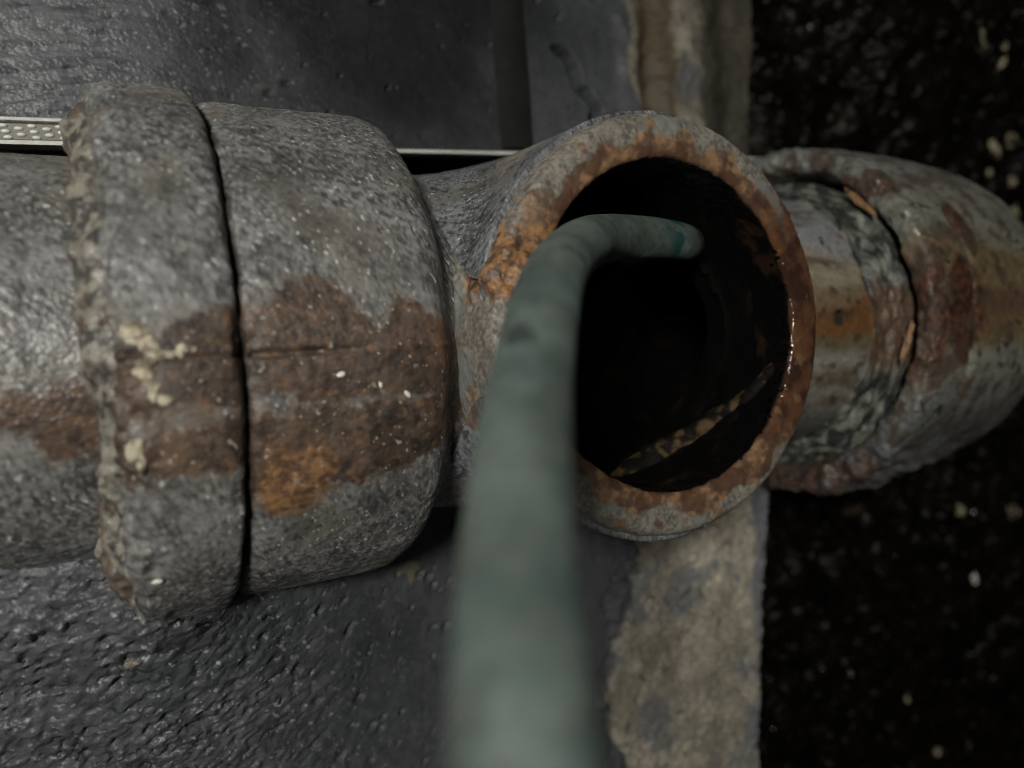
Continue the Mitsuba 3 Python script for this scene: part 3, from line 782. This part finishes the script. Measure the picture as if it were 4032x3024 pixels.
labels['hose'] = {'label': 'faded green rubber hose hanging into the open mouth of the tee', 'category': 'hose'}

# ---------------------------------------------------------------- perforated strip on the slab edge
labels['perforated_strip'] = {'label': 'white perforated edging strip along the slab edge behind the pipe', 'category': 'edging strip'}
A, B = np.array([EDGE_A[0], EDGE_A[1]]), np.array([EDGE_B[0], EDGE_B[1]])
du = (B - A) / np.linalg.norm(B - A)
dv = np.array([-du[1], du[0]])


def strip_pt(u, v, z):
    q = np.array([-0.40, nose_y(-0.40)]) + du * u + dv * v
    return [q[0], q[1], SLAB_Z + z]


def strip_box(u0, u1, v0, v1, z0, z1, n=60):
    us = np.linspace(u0, u1, n)
    ring4 = [(v0, z0), (v0 + 0.0003, z1), (v1 - 0.0003, z1), (v1, z0)]
    V = np.array([strip_pt(u, v, z) for u in us for v, z in ring4])
    V[:, 2] += 0.0004 * nfbm(V, 0.01, 2, 4)
    f = grid_faces(n, 4, True)
    caps = np.array([[0, 1, 2], [0, 2, 3], [n * 4 - 4, n * 4 - 2, n * 4 - 3], [n * 4 - 4, n * 4 - 1, n * 4 - 2]])
    return V, np.vstack([f, caps])


U_END = 0.2525
obj('perforated_strip__nose', strip_box(0.0, 0.565, -0.0008, 0.0010, -0.002, 0.0030, 200), 'strip_white', False)
obj('perforated_strip__flange', strip_box(0.0, U_END, 0.0010, 0.0062, 0.0002, 0.0016), 'strip_web', False)
obj('perforated_strip__upper_edge', strip_box(0.0, U_END + 0.001, 0.0062, 0.0077, 0.0, 0.0030), 'strip_white', False)
ell = trimesh.creation.icosphere(subdivisions=2)
k = 0
for i in range(-12, 2):
    u = U_END - 0.0006 + i * 0.00358
    rows = (0.0018, 0.0035, 0.0052) if i % 2 == 0 else (0.0026, 0.0044)
    for v in rows:
        if u > U_END + 0.0005:
            continue
        o = np.array(strip_pt(u + (0.0035 - v) * 0.25, v, 0.0018))
        w = ell.vertices * [0.00118, 0.00060, 0.0008]
        w = np.stack([w[:, 0] * du[0] - w[:, 1] * du[1], w[:, 0] * du[1] + w[:, 1] * du[0], w[:, 2]], 1) + o
        obj('perforated_strip__bead' + (f'_{k:03d}' if k else ''), (w, ell.faces), 'bead_white')
        k += 1

# ---------------------------------------------------------------- small things
# cream mineral crust on the lip of the bell
CRUST = [(-0.1378, 0.0046, 0.0042, 0.0030), (-0.1362, 0.0026, 0.0030, 0.0022), (-0.1352, 0.0004, 0.0020, 0.0036), (-0.1330, 0.0000, 0.0048, 0.0016), (-0.1368, -0.0036, 0.0030, 0.0040), (-0.1352, -0.0072, 0.0018, 0.0034), (-0.1336, -0.0090, 0.0024, 0.0016),
         (-0.1300, 0.0005, 0.0022, 0.0018), (-0.1396, -0.0182, 0.0022, 0.0036), (-0.1386, -0.0215, 0.0016, 0.0034)]
for i, (x, y, a, b) in enumerate(CRUST):
    at = on_pipe(x, y, 0.0734)
    obj('tee_fitting__mineral_crust' + (f'_{i:03d}' if i else ''), place(blob((a * 1.15, b * 1.15, 0.0010), 50 + i, 1.1, 4), at, [0, y, at[2]], 0.3 * math.sin(i * 2.1)), 'crust')

FLAKES = [(-0.0969, -0.0066, 0.0712, (0.0021, 0.0012, 0.0006), 0.3, 'white oblong flake lying alone on the rust patch of the bell'),
          (-0.0877, -0.0097, 0.0712, (0.0009, 0.0015, 0.0006), 0.2, 'small white oval flake on the bell, between two others'),
          (-0.0811, -0.0124, 0.0712, (0.0022, 0.0011, 0.0006), -0.9, 'thin curled white flake on the bell nearest the open mouth'),
          (-0.1369, -0.0502, 0.0736, (0.0022, 0.0013, 0.0009), 0.1, 'pale seed-like crumb low on the lip of the bell')]
for i, (x, y, R, s, spin, text) in enumerate(FLAKES):
    k = 'crumb' + (f'_{i:03d}' if i else '')
    at = on_pipe(x, y, R)
    obj(k, place(blob(s, 70 + i, 0.2, 3), at, [0, y, at[2]], spin), 'white_flake')
    labels[k] = {'label': text, 'category': 'crumb'}

for i, (x, y, s, text) in enumerate([(0.0989, 0.0293, 0.0018, 'water drop on the grey upper part of the wet run'), (0.0963, 0.0028, 0.0017, 'water drop on the brown middle of the wet run')]):
    k = 'water_drop' + (f'_{i:03d}' if i else '')
    at = on_pipe(x, y, 0.0553)
    obj(k, place((trimesh.creation.icosphere(subdivisions=3).vertices * [s / 2 * 1.1, s / 2, s / 3], trimesh.creation.icosphere(subdivisions=3).faces), at, [0, y, at[2]]), 'water')
    labels[k] = {'label': text, 'category': 'water drop'}

# stones and scraps on the soil: x, y, size, material, spin, label, category
STONES = [(0.4108, -0.1977, (0.0052, 0.0098, 0.004), 'white_flake', 0.25, 'smooth white pebble alone on the black soil under the bend', 'pebble'),
          (0.4459, -0.1519, (0.0150, 0.0145, 0.008), 'pale_stone', 0.2, 'pale pitted stone at the right edge of the photo, below the bend', 'stone'),
          (0.4007, -0.1448, (0.0085, 0.0125, 0.006), 'pale_stone', 0.5, 'dull yellowish stone left of the pale pitted one below the bend', 'stone'),
          (0.3950, 0.1085, (0.0085, 0.0150, 0.007), 'pale_stone', 0.5, 'long pale holed stone above the bend, left of a ring-shaped one', 'stone'),
          (0.4031, 0.1150, (0.0125, 0.0110, 0.006), 'pale_stone', 1.0, 'dark yellow ring-shaped stone above the bend', 'stone'),
          (0.3962, 0.0951, (0.0075, 0.0068, 0.005), 'pale_stone', 0.1, 'small round tan stone just above the bend', 'stone'),
          (0.4105, 0.0880, (0.0090, 0.0080, 0.006), 'pale_stone', 0.9, 'pitted tan stone at the right edge just above the bend', 'stone'),
          (0.4290, 0.0720, (0.0180, 0.0105, 0.007), 'pale_stone', -0.4, 'large tan stone touching the upper right of the bend', 'stone'),
          (0.3789, 0.1602, (0.0050, 0.0120, 0.005), 'pale_stone', -0.6, 'pale elongated stone near the top right corner, lower of a pair', 'stone'),
          (0.3800, 0.1700, (0.0065, 0.0060, 0.004), 'pale_stone', 0.4, 'speckled pale stone near the top right corner, upper of a pair', 'stone'),
          (0.3666, 0.1771, (0.0055, 0.0170, 0.003), 'pale_stone', 0.25, 'narrow pale splinter standing in the soil at top right', 'splinter'),
          (0.3532, -0.2806, (0.0055, 0.0062, 0.004), 'pale_stone', 0.4, 'grey pebble in the lower middle of the pit soil', 'pebble'),
          (0.3829, -0.3283, (0.0085, 0.0070, 0.004), 'pale_stone', 0.2, 'shiny pale pebble near the bottom edge of the pit soil', 'pebble'),
          (0.3122, -0.2034, (0.0090, 0.0055, 0.004), 'pale_stone', 0.0, 'dim brown pebble midway down the pit soil below the bend', 'pebble')]
for i, (x, y, s, m, spin, text, cat) in enumerate(STONES):
    name = cat
    k, n = name, 0
    while k in scene:
        n += 1
        k = f'{name}_{n:03d}'
    obj(k, place(blob(np.array(s) * 0.85, 100 + i, 0.6, 3), [x, y, soil_z(x, y) + s[2] * 0.05], [0, 0, 1], spin), m)
    labels[k] = {'label': text, 'category': cat}
